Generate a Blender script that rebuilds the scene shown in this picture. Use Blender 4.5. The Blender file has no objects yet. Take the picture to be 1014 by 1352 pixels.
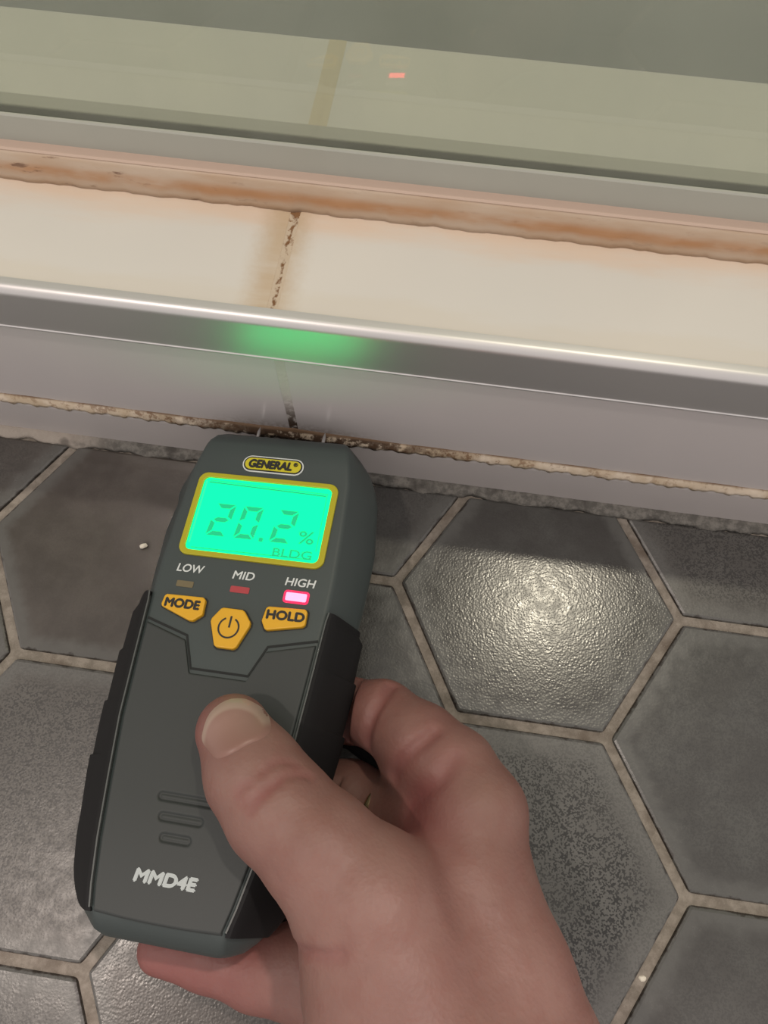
import bpy, bmesh, math, random
import numpy as np
from mathutils import Matrix, Vector

# ---------------------------------------------------------------- camera, world, lamps, exposure
S = 0.05                      # metres per design unit (one edge of the hexagonal floor tiles)
sc = bpy.context.scene
col = sc.collection
CR = [[0.99036, 0.13831, 0.00758], [0.13058, -0.91396, -0.42 + 0.03578], [-0.04621, 0.38151, -0.92321]]
cam = bpy.data.cameras.new('camera'); camo = bpy.data.objects.new('camera', cam); col.objects.link(camo)
x_, y_, z_ = Vector(CR[0]), -Vector(CR[1]), -Vector(CR[2])
camo.matrix_world = Matrix.Translation(Vector((-0.9171, -1.4915, 4.8504)) * S) @ Matrix((x_, y_, z_)).transposed().to_4x4()
cam.sensor_fit = 'HORIZONTAL'; cam.sensor_width = 36; cam.lens = 36 * 940 / 1014
cam.clip_start = 0.005; cam.clip_end = 50
sc.camera = camo

w = bpy.data.worlds.new('room_light'); sc.world = w; w.use_nodes = True
w.node_tree.nodes['Background'].inputs[0].default_value = (1.0, 0.92, 0.87, 1)
w.node_tree.nodes['Background'].inputs[1].default_value = 0.80


def lamp(name, loc, target, size, power, color):
    l = bpy.data.lights.new(name, 'AREA'); l.shape = 'DISK'; l.size = size; l.energy = power; l.color = color
    o = bpy.data.objects.new(name, l); col.objects.link(o); o.location = loc
    o.rotation_euler = (Vector(target) - Vector(loc)).to_track_quat('-Z', 'Y').to_euler()
    return o


lamp('ceiling_lamp', (0.44, 0.68, 2.2), (0, 0, 0), 0.10, 25.0, (1.0, 0.84, 0.78))
lamp('ceiling_lamp', (-0.85, -0.47, 2.2), (-0.1, -0.1, 0), 0.10, 10.0, (1.0, 0.86, 0.76))

sc.view_settings.view_transform = 'Standard'
sc.view_settings.look = 'None'
sc.view_settings.exposure = 0.0
sc.view_settings.gamma = 1.0
sc.view_settings.use_curve_mapping = False
random.seed(4)


# ---------------------------------------------------------------- material helpers
class NT:
    def __init__(s, name):
        s.m = bpy.data.materials.new(name); s.m.use_nodes = True
        s.t = s.m.node_tree; s.n = s.t.nodes; s.b = s.n['Principled BSDF']; s.out = s.n['Material Output']

    def link(s, a, b): s.t.links.new(a, b)

    def new(s, kind, **kw):
        n = s.n.new(kind)
        for k, v in kw.items(): setattr(n, k, v)
        return n

    def val(s, sock, v):
        if hasattr(v, 'is_output') or isinstance(v, bpy.types.NodeSocket): s.link(v, sock)
        else: sock.default_value = v

    def math(s, op, a, b=0.0, c=None, clamp=False):
        n = s.new('ShaderNodeMath', operation=op); n.use_clamp = clamp
        s.val(n.inputs[0], a); s.val(n.inputs[1], b)
        if c is not None: s.val(n.inputs[2], c)
        return n.outputs[0]

    def ramp(s, v, lo, hi, a=0.0, b=1.0):
        n = s.new('ShaderNodeMapRange'); n.interpolation_type = 'SMOOTHSTEP'
        s.val(n.inputs[0], v)
        for i, q in enumerate((lo, hi, a, b)): s.val(n.inputs[i + 1], q)
        return n.outputs[0]

    def mix(s, f, a, b):
        n = s.new('ShaderNodeMix', data_type='RGBA')
        s.val(n.inputs[0], f)
        for sock, v in ((n.inputs[6], a), (n.inputs[7], b)):
            if isinstance(v, tuple): sock.default_value = (*v, 1)
            else: s.link(v, sock)
        return n.outputs[2]

    def noise(s, scale, detail=3, rough=.5, vec=None, dist=0.0):
        n = s.new('ShaderNodeTexNoise'); n.inputs['Scale'].default_value = scale
        n.inputs['Detail'].default_value = detail; n.inputs['Roughness'].default_value = rough
        n.inputs['Distortion'].default_value = dist
        s.link(vec if vec is not None else s.obj(), n.inputs['Vector'])
        return n.outputs['Fac']

    def obj(s):
        if not hasattr(s, '_o'): s._o = s.new('ShaderNodeTexCoord').outputs['Object']
        return s._o

    def xyz(s, vec=None):
        n = s.new('ShaderNodeSeparateXYZ'); s.link(vec if vec is not None else s.obj(), n.inputs[0]); return n.outputs

    def scaled(s, v3, loc=(0, 0, 0)):
        n = s.new('ShaderNodeMapping'); n.inputs['Scale'].default_value = v3; n.inputs['Location'].default_value = loc
        s.link(s.obj(), n.inputs[0]); return n.outputs[0]

    def bump(s, h, dist, strength=1.0):
        n = s.new('ShaderNodeBump'); n.inputs['Distance'].default_value = dist; n.inputs['Strength'].default_value = strength
        s.link(h, n.inputs['Height']); s.link(n.outputs[0], s.b.inputs['Normal']); return n

    def set(s, **kw):
        for k, v in kw.items():
            sock = s.b.inputs[k.replace('_', ' ')]
            if isinstance(v, tuple): sock.default_value = (*v, 1)
            else: s.val(sock, v)
        return s


def plain(name, c, rough=.5, metal=0.0, spec=.5, emit=None, es=0.0):
    n = NT(name); n.set(Base_Color=c, Roughness=rough, Metallic=metal); n.b.inputs['Specular IOR Level'].default_value = spec
    if emit: n.b.inputs['Emission Color'].default_value = (*emit, 1); n.b.inputs['Emission Strength'].default_value = es
    return n.m


# ---------------------------------------------------------------- mesh helpers (coordinates in design units)
def tag(o, label=None, cat=None, group=None, kind=None):
    for k, v in (('label', label), ('category', cat), ('group', group), ('kind', kind)):
        if v: o[k] = v
    return o


def mesh_obj(name, verts, faces, mat, parent=None, smooth=False, loc=(0, 0, 0)):
    me = bpy.data.meshes.new(name)
    me.from_pydata([(x * S, y * S, z * S) for x, y, z in verts], [], faces)
    me.validate(); me.update()
    if smooth: me.polygons.foreach_set('use_smooth', [True] * len(me.polygons))
    if mat: me.materials.append(mat)
    o = bpy.data.objects.new(name, me); col.objects.link(o)
    o.location = Vector(loc) * S
    if parent: o.parent = parent
    return o


def fix_normals(o):
    bm = bmesh.new(); bm.from_mesh(o.data); bmesh.ops.recalc_face_normals(bm, faces=bm.faces); bm.to_mesh(o.data); bm.free(); return o


def bevel(o, wd, seg=2, angle=30):
    m = o.modifiers.new('bevel', 'BEVEL'); m.width = wd * S; m.segments = seg; m.limit_method = 'ANGLE'; m.angle_limit = math.radians(angle)
    return o


def box(name, lo, hi, mat, parent=None, bev=0.0, seg=2):
    x0, y0, z0 = lo; x1, y1, z1 = hi
    v = [(x, y, z) for z in (z0, z1) for x, y in ((x0, y0), (x1, y0), (x1, y1), (x0, y1))]
    f = [(3, 2, 1, 0), (4, 5, 6, 7), (0, 1, 5, 4), (1, 2, 6, 5), (2, 3, 7, 6), (3, 0, 4, 7)]
    o = mesh_obj(name, v, f, mat, parent)
    if bev: bevel(o, bev, seg); o.data.polygons.foreach_set('use_smooth', [False] * 6)
    return o


def prism(name, pts, z0, z1, mat, parent=None, bev=0.0, seg=2, loc=(0, 0, 0)):
    n = len(pts)
    a = sum(pts[i][0] * pts[(i + 1) % n][1] - pts[(i + 1) % n][0] * pts[i][1] for i in range(n))
    if a < 0: pts = pts[::-1]
    v = [(x, y, z0) for x, y in pts] + [(x, y, z1) for x, y in pts]
    f = [tuple(range(n))[::-1], tuple(range(n, 2 * n))] + [(i, (i + 1) % n, n + (i + 1) % n, n + i) for i in range(n)]
    o = mesh_obj(name, v, f, mat, parent, loc=loc)
    if bev: bevel(o, bev, seg)
    return o


def extrude_x(name, prof, x0, x1, mat, parent=None, smooth=False):
    n = len(prof)
    v = [(x0, y, z) for y, z in prof] + [(x1, y, z) for y, z in prof]
    f = [tuple(range(n)), tuple(range(n, 2 * n))[::-1]] + [(i, n + i, n + (i + 1) % n, (i + 1) % n) for i in range(n)]
    o = fix_normals(mesh_obj(name, v, f, mat, parent))
    if smooth: shade(o)
    return o


def shade(o, ang=35):
    me = o.data
    bm = bmesh.new(); bm.from_mesh(me)
    for e in bm.edges:
        if len(e.link_faces) == 2 and e.calc_face_angle(0) > math.radians(ang): e.smooth = False
    for f in bm.faces: f.smooth = True
    bm.to_mesh(me); bm.free(); return o


def rrect(x0, y0, x1, y1, r, n=6):
    p = []
    for cx, cy, a0 in ((x1 - r, y1 - r, 0), (x0 + r, y1 - r, 90), (x0 + r, y0 + r, 180), (x1 - r, y0 + r, 270)):
        for k in range(n + 1):
            a = math.radians(a0 + 90 * k / n); p.append((cx + r * math.cos(a), cy + r * math.sin(a)))
    return p


def ring_prism(name, outer, inner, z0, z1, mat, parent, bev=0):
    n = len(outer)
    v = [(x, y, z0) for x, y in outer] + [(x, y, z1) for x, y in outer] + [(x, y, z0) for x, y in inner] + [(x, y, z1) for x, y in inner]
    f = []
    for i in range(n):
        j = (i + 1) % n
        f += [(i, j, n + j, n + i), (n + i, n + j, 3 * n + j, 3 * n + i), (3 * n + i, 3 * n + j, 2 * n + j, 2 * n + i), (2 * n + i, 2 * n + j, j, i)]
    o = fix_normals(mesh_obj(name, v, f, mat, parent))
    if bev: bevel(o, bev, 2)
    return o


def text(name, s, x, y, z, size, mat, parent, heavy=0.0, sx=1.0, shear=0.0, bold=0.0, depth=.003, rot=0.0, fit=None):
    cu = bpy.data.curves.new(name, 'FONT'); cu.body = s; cu.align_x = 'CENTER'; cu.align_y = 'CENTER'
    cu.size = 1; cu.offset = bold; cu.shear = shear; cu.extrude = 0.0
    t = bpy.data.objects.new(name, cu); col.objects.link(t)
    dg = bpy.context.evaluated_depsgraph_get()
    me = bpy.data.meshes.new_from_object(t.evaluated_get(dg)); bpy.data.objects.remove(t)
    co = np.array([v.co[:] for v in me.vertices])
    mn, mx = co.min(0), co.max(0); c = (mn + mx) / 2; ww, hh = (mx - mn)[:2]
    fw, fh = fit
    cr, sr = math.cos(rot), math.sin(rot)
    bm = bmesh.new(); bm.from_mesh(me)
    for v in bm.verts:
        a, b = (v.co.x - c[0]) / ww * fw, (v.co.y - c[1]) / hh * fh
        v.co = Vector((x + a * cr - b * sr, y + a * sr + b * cr, z)) * S
    if heavy:
        g0 = bm.verts[:] + bm.edges[:] + bm.faces[:]
        for kz, (dx, dy) in enumerate(((heavy, 0), (-heavy, 0), (0, heavy), (0, -heavy))):
            d = bmesh.ops.duplicate(bm, geom=g0)
            for v in [q for q in d['geom'] if isinstance(q, bmesh.types.BMVert)]:
                v.co.x += (dx * cr - dy * sr) * S; v.co.y += (dx * sr + dy * cr) * S; v.co.z += .0003 * (kz + 1) * S
    r = bmesh.ops.extrude_face_region(bm, geom=bm.faces[:])
    for v in [g for g in r['geom'] if isinstance(g, bmesh.types.BMVert)]: v.co.z += depth * S
    bmesh.ops.recalc_face_normals(bm, faces=bm.faces)
    bm.to_mesh(me); bm.free()
    me.materials.clear(); me.materials.append(mat); me.name = name
    o = bpy.data.objects.new(name, me); col.objects.link(o); o.parent = parent
    return o


def empty(name, loc):
    o = bpy.data.objects.new(name, None); o.empty_display_size = .01; col.objects.link(o); o.location = Vector(loc) * S
    return o


# ================================================================ STRUCTURE: the tiled floor
YW = 0.8355                       # front face of the curb
JX = -1.84                        # the tile joint of the curb
ZT = 1.708                        # top of the curb
h3 = math.sqrt(3) / 2

# grout
g = NT('floor_grout')
nz = g.noise(260, 4, .65); n2 = g.noise(1800, 2, .6); n3 = g.noise(60, 3, .6)
c = g.mix(g.ramp(nz, .35, .7), (.20, .175, .145), (.31, .275, .235))
c = g.mix(g.ramp(n3, .5, .75), c, (.14, .112, .088))
c = g.mix(g.math('MULTIPLY', g.ramp(n2, .62, .70), .7), c, (.30, .27, .23))
g.set(Base_Color=c, Roughness=.9); g.bump(g.math('ADD', nz, g.math('MULTIPLY', n2, .5)), .0004, .8)
M_grout = g.m


def tile_material():
    t = NT('glazed_hex_tile')
    at = t.new('ShaderNodeAttribute'); at.attribute_type = 'OBJECT'; at.attribute_name = 'speckle'; sp = at.outputs['Fac']
    aw = t.new('ShaderNodeAttribute'); aw.attribute_type = 'OBJECT'; aw.attribute_name = 'warmth'; wm = aw.outputs['Fac']
    ag = t.new('ShaderNodeAttribute'); ag.attribute_type = 'OBJECT'; ag.attribute_name = 'ripple'; rp = ag.outputs['Fac']
    geo = t.new('ShaderNodeNewGeometry').outputs['Position']
    X = t.xyz()
    # distance from the tile centre in hexagon norm (object space)
    d1 = t.math('ABSOLUTE', X[1])
    a = t.math('MULTIPLY', X[0], h3); b = t.math('MULTIPLY', X[1], .5)
    d2 = t.math('ABSOLUTE', t.math('ADD', a, b)); d3 = t.math('ABSOLUTE', t.math('SUBTRACT', a, b))
    hexd = t.math('DIVIDE', t.math('MAXIMUM', d1, t.math('MAXIMUM', d2, d3)), h3 * S)     # 1 at the lattice edge
    big = t.noise(55, 3, .6, geo); mid = t.noise(220, 3, .6, geo); fine = t.noise(1500, 5, .85, geo); med = t.noise(900, 2, .6, geo)
    wob = t.math('ADD', hexd, t.math('MULTIPLY', t.math('SUBTRACT', mid, .5), .10))
    edge = t.ramp(wob, .80, .91)                       # pale rim where the glaze has pulled back
    base = t.mix(wm, (.046, .047, .045), (.058, .049, .042))
    base = t.mix(t.ramp(big, .35, .7), base, t.mix(wm, (.070, .074, .071), (.078, .067, .058)))
    base = t.mix(t.math('MULTIPLY', edge, .55), base, (.125, .127, .120))
    vs = t.new('ShaderNodeTexVoronoi'); vs.inputs['Scale'].default_value = 2100; t.link(geo, vs.inputs['Vector'])
    cell = t.xyz(vs.outputs['Color'])[0]                      # one random value per glaze speck
    dark = t.math('MULTIPLY', t.ramp(t.math('ADD', cell, t.math('MULTIPLY', t.math('SUBTRACT', mid, .5), .9)), .52, .62), sp)
    dark = t.math('MULTIPLY', dark, t.ramp(wob, .86, .72, .25, 1.0))
    dark = t.math('MULTIPLY', dark, t.ramp(big, .25, .55, .55, 1.0))
    lift = t.mix(t.math('MULTIPLY', sp, .5), base, (.150, .147, .140))
    cc = t.mix(dark, lift, (.006, .006, .007))
    cc = t.mix(t.ramp(wob, .945, .965), cc, (.030, .025, .021))       # dark line along the rim
    t.set(Base_Color=cc)
    rough = t.ramp(mid, .3, .7, .15, .24)
    rough = t.math('ADD', rough, t.math('MULTIPLY', sp, .22))
    t.set(Roughness=rough); t.b.inputs['Specular IOR Level'].default_value = .55
    vor = t.new('ShaderNodeTexVoronoi'); vor.inputs['Scale'].default_value = 1500; vor.feature = 'SMOOTH_F1'
    t.link(geo, vor.inputs['Vector'])
    bm_h = t.math('ADD', t.math('MULTIPLY', t.math('MULTIPLY', vor.outputs['Distance'], rp), 1.1), t.math('MULTIPLY', med, .5))
    bm_h = t.math('ADD', bm_h, t.math('MULTIPLY', t.math('MULTIPLY', fine, sp), .5))
    t.bump(bm_h, .000036, 1.0)
    return t.m


M_tile = tile_material()
floor = box('floor', (-8.5, -6.5, -.6), (5.5, YW + .02, -.024), M_grout); tag(floor, kind='structure')


def clip(poly, ymax):
    out = []
    for i in range(len(poly)):
        a, b = poly[i], poly[(i + 1) % len(poly)]
        if a[1] <= ymax: out.append(a)
        if (a[1] <= ymax) != (b[1] <= ymax):
            t = (ymax - a[1]) / (b[1] - a[1]); out.append((a[0] + t * (b[0] - a[0]), ymax))
    return out


known = {(0, 0): (.10, .25, 1.0), (1, 1): (.55, .45, .35), (1, -1): (.25, .2, .25), (0, -2): (.95, .1, .35), (-1, -1): (.2, .2, .6),
         (-2, 0): (.06, 1.0, .25), (-2, -2): (.6, .85, .6), (-1, 1): (.3, .3, .35), (-3, 1): (.25, .8, .3), (-3, -1): (.2, .8, .4),
         (1, -3): (.2, .3, .3), (-1, -3): (.35, .9, 1.0), (-3, -3): (.4, .9, .9), (2, 0): (.5, .4, .4), (2, -2): (.2, .3, .3)}
tile_mesh = None
Rr = 1 - .037                      # half the joint taken off each side
for i in range(-4, 4):
    for j in range(-7, 2):
        if (i + j) % 2: continue
        cx, cy = 1.5 * i, h3 * j
        hexa = [(Rr * math.cos(math.radians(60 * k)), Rr * math.sin(math.radians(60 * k))) for k in range(6)]
        cut = clip(hexa, .725 - cy)
        if len(cut) < 3: continue
        xs = [q[0] for q in cut]; ys = [q[1] for q in cut]
        if max(ys) - min(ys) < .05: continue
        if len(cut) == 6 and abs(max(ys) - Rr * h3) < 1e-6:
            if tile_mesh is None:
                o = prism('floor_tile', hexa, -.06, 0, M_tile, floor, bev=.022, seg=2, loc=(cx, cy, 0)); tile_mesh = o.data
            else:
                o = bpy.data.objects.new('floor_tile', tile_mesh); col.objects.link(o); o.parent = floor; o.location = (cx * S, cy * S, 0)
                bevel(o, .022, 2)
        else:
            o = prism('floor_tile', cut, -.06, 0, M_tile, floor, bev=.022, seg=2, loc=(cx, cy, 0))
        k = known.get((i, j), (random.uniform(.1, .8), random.uniform(0, 1), random.uniform(.2, .7)))
        o['speckle'], o['warmth'], o['ripple'] = k
        o.location.z += random.uniform(-.0002, .0002)

# the raised uneven mortar fillet where floor and curb meet
g = NT('mortar_fillet')
nz = g.noise(300, 5, .7); n3 = g.noise(90, 3, .6)
c = g.mix(g.ramp(nz, .38, .66), (.10, .095, .086), (.20, .19, .172))
X = g.xyz()
c = g.mix(g.math('MULTIPLY', g.ramp(X[0], -3.2 * S, -3.7 * S), .75), c, (.42, .37, .32))
c = g.mix(g.math('MULTIPLY', g.ramp(n3, .55, .7), .6), c, (.05, .045, .04))
g.set(Base_Color=c, Roughness=.9); g.bump(nz, .0006, 1)
random.seed(9)
V = []; F = []; nx = 420
for a in range(nx):
    x = -8.4 + 13.8 * a / (nx - 1)
    wv = .012 * math.sin(x * 9.1) + .010 * math.sin(x * 23.7 + 1) + random.uniform(-.006, .006)
    V += [(x, .715 + wv, -.03), (x, .735 + wv, .010 + random.uniform(0, .004)), (x, .79, .022 + random.uniform(0, .005)), (x, YW + .01, .03), (x, YW + .01, -.05)]
for a in range(nx - 1):
    for k in range(5):
        F.append((a * 5 + k, a * 5 + (k + 1) % 5, a * 5 + 5 + (k + 1) % 5, a * 5 + 5 + k))
fillet = fix_normals(mesh_obj('mortar_fillet', V, F, g.m, floor, smooth=True))
tag(fillet, 'rough grey mortar strip along the foot of the curb')

# shower floor on the far side
g = NT('shower_floor_grey')
n1 = g.noise(30, 3, .5)
g.set(Base_Color=g.mix(n1, (.12, .125, .12), (.17, .175, .165)), Roughness=.35)
shf = box('floor', (-12, 3.16, -.6), (9, 16, .55), g.m); tag(shf, kind='structure')

# ================================================================ THE CURB
X0, X1 = -8.5, 5.5


def ceramic(name, basec, shade2, stain_top=False, front=False, back=False):
    t = NT(name)
    geo = t.new('ShaderNodeNewGeometry').outputs['Position']
    X = t.xyz(geo)
    mp = t.new('ShaderNodeMapping'); mp.inputs['Scale'].default_value = (.35, 1.6, 1); t.link(geo, mp.inputs[0])
    st = t.noise(70, 4, .6, mp.outputs[0]); fine = t.noise(500, 3, .6, geo); big = t.noise(22, 2, .5, geo)
    c = t.mix(big, basec, shade2)
    jd = t.math('ABSOLUTE', t.math('SUBTRACT', X[0], JX * S))
    jw = t.math('ADD', t.math('ABSOLUTE', t.math('SUBTRACT', X[0], (JX - (.035 if stain_top else 0)) * S)), t.math('MULTIPLY', t.math('SUBTRACT', fine, .5), .0035))
    if stain_top:
        # orange-brown wash along the silicone, faint yellow tide line behind the metal edge
        y = t.math('ADD', X[1], t.math('MULTIPLY', t.math('SUBTRACT', st, .5), .018))
        m1 = t.ramp(y, 1.36 * S, 1.62 * S)
        c = t.mix(t.math('MULTIPLY', m1, .55), c, (.70, .48, .32))
        m2 = t.math('MULTIPLY', t.ramp(y, 1.08 * S, .94 * S), .15)
        c = t.mix(m2, c, (.60, .50, .33))
        # stain along the joint
        js = t.math('MULTIPLY', t.ramp(jw, .0105, .0010), .85)
        jx = t.math('MULTIPLY', js, t.ramp(st, .2, .6, .4, 1))
        c = t.mix(jx, c, (.50, .38, .25))
        # small dark specks
        vs = t.new('ShaderNodeTexVoronoi'); vs.inputs['Scale'].default_value = 110; t.link(geo, vs.inputs['Vector'])
        sp = t.math('MULTIPLY', t.ramp(vs.outputs['Distance'], .075, .04), t.ramp(t.noise(60, 2, .5, geo), .60, .66))
        c = t.mix(t.math('MULTIPLY', sp, .7), c, (.16, .08, .03))
    if front:
        m = t.math('MULTIPLY', t.ramp(X[2], .62 * S, .49 * S), t.ramp(jd, .040, .004))
        m = t.math('MULTIPLY', m, t.ramp(fine, .35, .6))
        c = t.mix(t.math('MULTIPLY', m, .45), c, (.20, .13, .08))
    t.set(Base_Color=c, Roughness=.30 if not front else .20)
    t.b.inputs['Specular IOR Level'].default_value = .5
    t.bump(t.noise(160, 2, .5, geo), .00006, .6)
    return t.m


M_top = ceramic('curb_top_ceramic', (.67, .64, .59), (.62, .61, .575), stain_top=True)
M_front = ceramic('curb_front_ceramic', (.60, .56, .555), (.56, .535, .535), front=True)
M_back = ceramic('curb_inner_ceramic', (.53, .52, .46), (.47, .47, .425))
curb = empty('shower_curb', (JX, YW, 0))
tag(curb, 'white tiled shower curb with satin metal edge and brown stained joint above the grey floor', 'curb')


def under(o, p):
    o.parent = p; o.location = o.location - p.location; return o


core_m = plain('curb_core', (.35, .31, .26), .9)
under(box('core', (X0, YW + .08, -.05), (X1, 3.10, ZT - .06), core_m), curb)
jw = .028
for a, b in ((X0, JX - jw), (JX + jw, X1)):
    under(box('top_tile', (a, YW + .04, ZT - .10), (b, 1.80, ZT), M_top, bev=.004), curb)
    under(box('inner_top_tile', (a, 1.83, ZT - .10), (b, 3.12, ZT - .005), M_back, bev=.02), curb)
for a, b, dx in ((X0, JX - jw, 0), (JX + jw, X1, 0)):
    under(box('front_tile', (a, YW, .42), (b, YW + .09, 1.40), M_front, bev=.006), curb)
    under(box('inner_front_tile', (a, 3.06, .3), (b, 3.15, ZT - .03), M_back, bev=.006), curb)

# joints: aged grout, darker and dirtier low down
g = NT('curb_joint_grout')
geo = g.new('ShaderNodeNewGeometry').outputs['Position']; X = g.xyz(geo)
n1 = g.noise(420, 4, .65, geo); n2 = g.noise(130, 3, .6, geo)
c = g.mix(n1, (.48, .38, .27), (.58, .50, .40))
topm = g.math('MULTIPLY', g.ramp(X[2], 1.6 * S, 1.65 * S), g.ramp(g.math('ADD', X[1], g.math('MULTIPLY', n2, .02)), 1.35 * S, 1.72 * S))
crk = g.ramp(g.math('ABSOLUTE', g.math('SUBTRACT', g.math('ADD', X[0], g.math('MULTIPLY', g.math('SUBTRACT', n2, .5), .006)), JX * S)), .0007, .0002)
c = g.mix(g.math('MULTIPLY', crk, g.ramp(n1, .38, .55)), c, (.17, .08, .03))
c = g.mix(g.math('MULTIPLY', g.ramp(n1, .52, .60), g.ramp(X[1], 1.15 * S, 1.58 * S)), c, (.22, .11, .045))
lowm = g.math('MULTIPLY', g.ramp(X[2], .98 * S, .55 * S), g.ramp(n1, .36, .55, .1, 1))
c = g.mix(g.ramp(X[2], 1.40 * S, 1.30 * S), c, (.52, .49, .465))
c = g.mix(lowm, c, (.06, .035, .02))
g.set(Base_Color=c, Roughness=.85); g.bump(n1, .0004, .8)
under(box('grout_joint', (JX - jw - .005, YW + .05, ZT - .09), (JX + jw + .005, 1.79, ZT - .002), g.m), curb)
under(box('grout_joint', (JX - jw - .005, YW + .002, .43), (JX + jw + .005, YW + .08, 1.39), g.m), curb)
gi = plain('inner_joint_grout', (.46, .41, .28), .8)
under(box('grout_joint', (JX - jw - .03, 1.84, ZT - .09), (JX + jw + .03, 3.11, ZT - .003), gi), curb)

# satin aluminium edge profile
g = NT('satin_aluminium')
n1 = g.noise(900, 2, .5, g.scaled((.02, 1, 1)))
g.set(Base_Color=(.64, .63, .63), Metallic=.78, Roughness=.40); g.b.inputs['Anisotropic'].default_value = .0
g.bump(n1, .00002, .5)
M_alu = g.m
prof = [(YW + .02, 1.372), (YW - .032, 1.372), (YW - .036, 1.376), (YW - .036, 1.384), (YW - .030, 1.389), (YW - .030, 1.665)]
for k in range(1, 9):
    a = math.radians(180 - 90 * k / 8); prof.append((YW + .022 + .052 * math.cos(a), 1.668 + .052 * math.sin(a)))
prof += [(YW + .060, 1.719), (YW + .064, 1.706), (YW + .02, 1.70)]
under(extrude_x('metal_edge', prof, X0, X1, M_alu, smooth=True), curb)

# lower plinth strip with its stained caulk line
M_pl = ceramic('plinth_ceramic', (.50, .465, .455), (.46, .435, .43))
prof = [(YW + .02, .02), (YW - .030, .02), (YW - .034, .40)]
for k in range(1, 6):
    a = math.radians(180 - 90 * k / 5); prof.append((YW + .0 + .034 * math.cos(a), .40 + .036 * math.sin(a)))
prof += [(YW + .02, .437)]
plinth = under(extrude_x('plinth_strip', prof, X0, X1, M_pl, smooth=True), curb)
g = NT('stained_caulk')
geo = g.new('ShaderNodeNewGeometry').outputs['Position']; X = g.xyz(geo)
n1 = g.noise(330, 5, .7, geo); n2 = g.noise(90, 3, .6, geo)
jd = g.math('ABSOLUTE', g.math('SUBTRACT', X[0], (JX + .12) * S))
near = g.ramp(jd, .075, .012)
c = g.mix(g.ramp(n2, .35, .65), (.66, .57, .46), (.50, .40, .28))
c = g.mix(g.math('MULTIPLY', g.ramp(n1, .50, .60), g.ramp(jd, .12, .02, .35, 1.0)), c, (.19, .095, .04))
c = g.mix(g.math('MULTIPLY', near, g.ramp(n1, .36, .50)), c, (.07, .04, .022))
c = g.mix(g.ramp(X[2], .478 * S, .492 * S), c, (.15, .09, .05))
g.set(Base_Color=c, Roughness=.7); g.bump(n1, .0004, 1)
random.seed(21)
V = []; F = []; nx = 900
for a in range(nx):
    x = X0 + (X1 - X0) * a / (nx - 1)
    q = .010 * math.sin(x * 31) + .007 * math.sin(x * 77 + 2) + random.uniform(-.002, .002)
    q2 = .004 * math.sin(x * 13) + random.uniform(-.0012, .0012)
    nearj = math.exp(-((x - JX) / .45) ** 2)
    V += [(x, YW + .01, .425), (x, YW - .037 - .004 * nearj, .425 + q * 1.2 - .020 * nearj), (x, YW - .034 + q * .3, .450 + q * .5), (x, YW - .012 + q2, .482 + q2 + .012 * nearj), (x, YW + .01, .495 + q2 + .02 * nearj)]
for a in range(nx - 1):
    for k in range(5):
        F.append((a * 5 + k, a * 5 + (k + 1) % 5, a * 5 + 5 + (k + 1) % 5, a * 5 + 5 + k))
caulk = under(fix_normals(mesh_obj('caulk_line', V, F, g.m, smooth=True)), curb)
tag(caulk, 'cracked beige caulk with brown mould')

# ================================================================ THE GLASS SCREEN
gl = empty('glass_screen', (JX, 1.80, ZT))
tag(gl, 'greenish shower glass panel standing on the white curb with a brown stained sealant foot', 'shower screen')


def glass_mat():
    t = NT('shower_glass'); t.n.remove(t.b)
    tr = t.new('ShaderNodeBsdfTransparent'); tr.inputs[0].default_value = (.80, .83, .76, 1)
    gy = t.new('ShaderNodeBsdfGlossy'); gy.inputs['Roughness'].default_value = .01
    df = t.new('ShaderNodeBsdfDiffuse'); df.inputs[0].default_value = (.52, .55, .49, 1)
    n = t.noise(14, 3, .55, t.scaled((2.5, 1, .35)))
    ms = t.new('ShaderNodeMixShader'); t.link(t.ramp(n, .2, .8, .13, .24), ms.inputs[0])
    t.link(tr.outputs[0], ms.inputs[1]); t.link(df.outputs[0], ms.inputs[2])
    ge = t.new('ShaderNodeNewGeometry'); dp = t.new('ShaderNodeVectorMath', operation='DOT_PRODUCT')
    t.link(ge.outputs['Normal'], dp.inputs[0]); t.link(ge.outputs['Incoming'], dp.inputs[1])
    sch = t.math('MULTIPLY_ADD', t.math('POWER', t.math('SUBTRACT', 1.0, t.math('ABSOLUTE', dp.outputs['Value'])), 5.0), .955, .045)
    sch = t.math('MULTIPLY', sch, t.math('SUBTRACT', 1.0, ge.outputs['Backfacing']))   # the rear face's second reflection is left out
    m2 = t.new('ShaderNodeMixShader'); t.link(sch, m2.inputs[0]); t.link(ms.outputs[0], m2.inputs[1]); t.link(gy.outputs[0], m2.inputs[2])
    t.link(m2.outputs[0], t.out.inputs['Surface'])
    return t.m


under(box('glass_pane', (X0, 1.74, ZT + .04), (X1, 1.90, 11), glass_mat(), bev=.008), gl)
g = NT('clear_seal')
geo = g.new('ShaderNodeNewGeometry').outputs['Position']
n1 = g.noise(40, 3, .6, geo)
g.set(Base_Color=g.mix(n1, (.42, .425, .375), (.37, .38, .34)), Roughness=.35)
prof = [(1.75, ZT + .03), (1.66, ZT + .03), (1.652, ZT + .04), (1.652, ZT + .13), (1.668, ZT + .150), (1.70, ZT + .150), (1.722, ZT + .16), (1.722, ZT + .335), (1.728, ZT + .343), (1.742, ZT + .343), (1.75, ZT + .33)]
under(extrude_x('seal_strip', prof, X0, X1, g.m), gl)
under(box('back_seal', (X0, 1.90, ZT + .0), (X1, 2.0, ZT + .26), plain('back_seal_grey', (.30, .30, .25), .5), bev=.01), gl)

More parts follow.
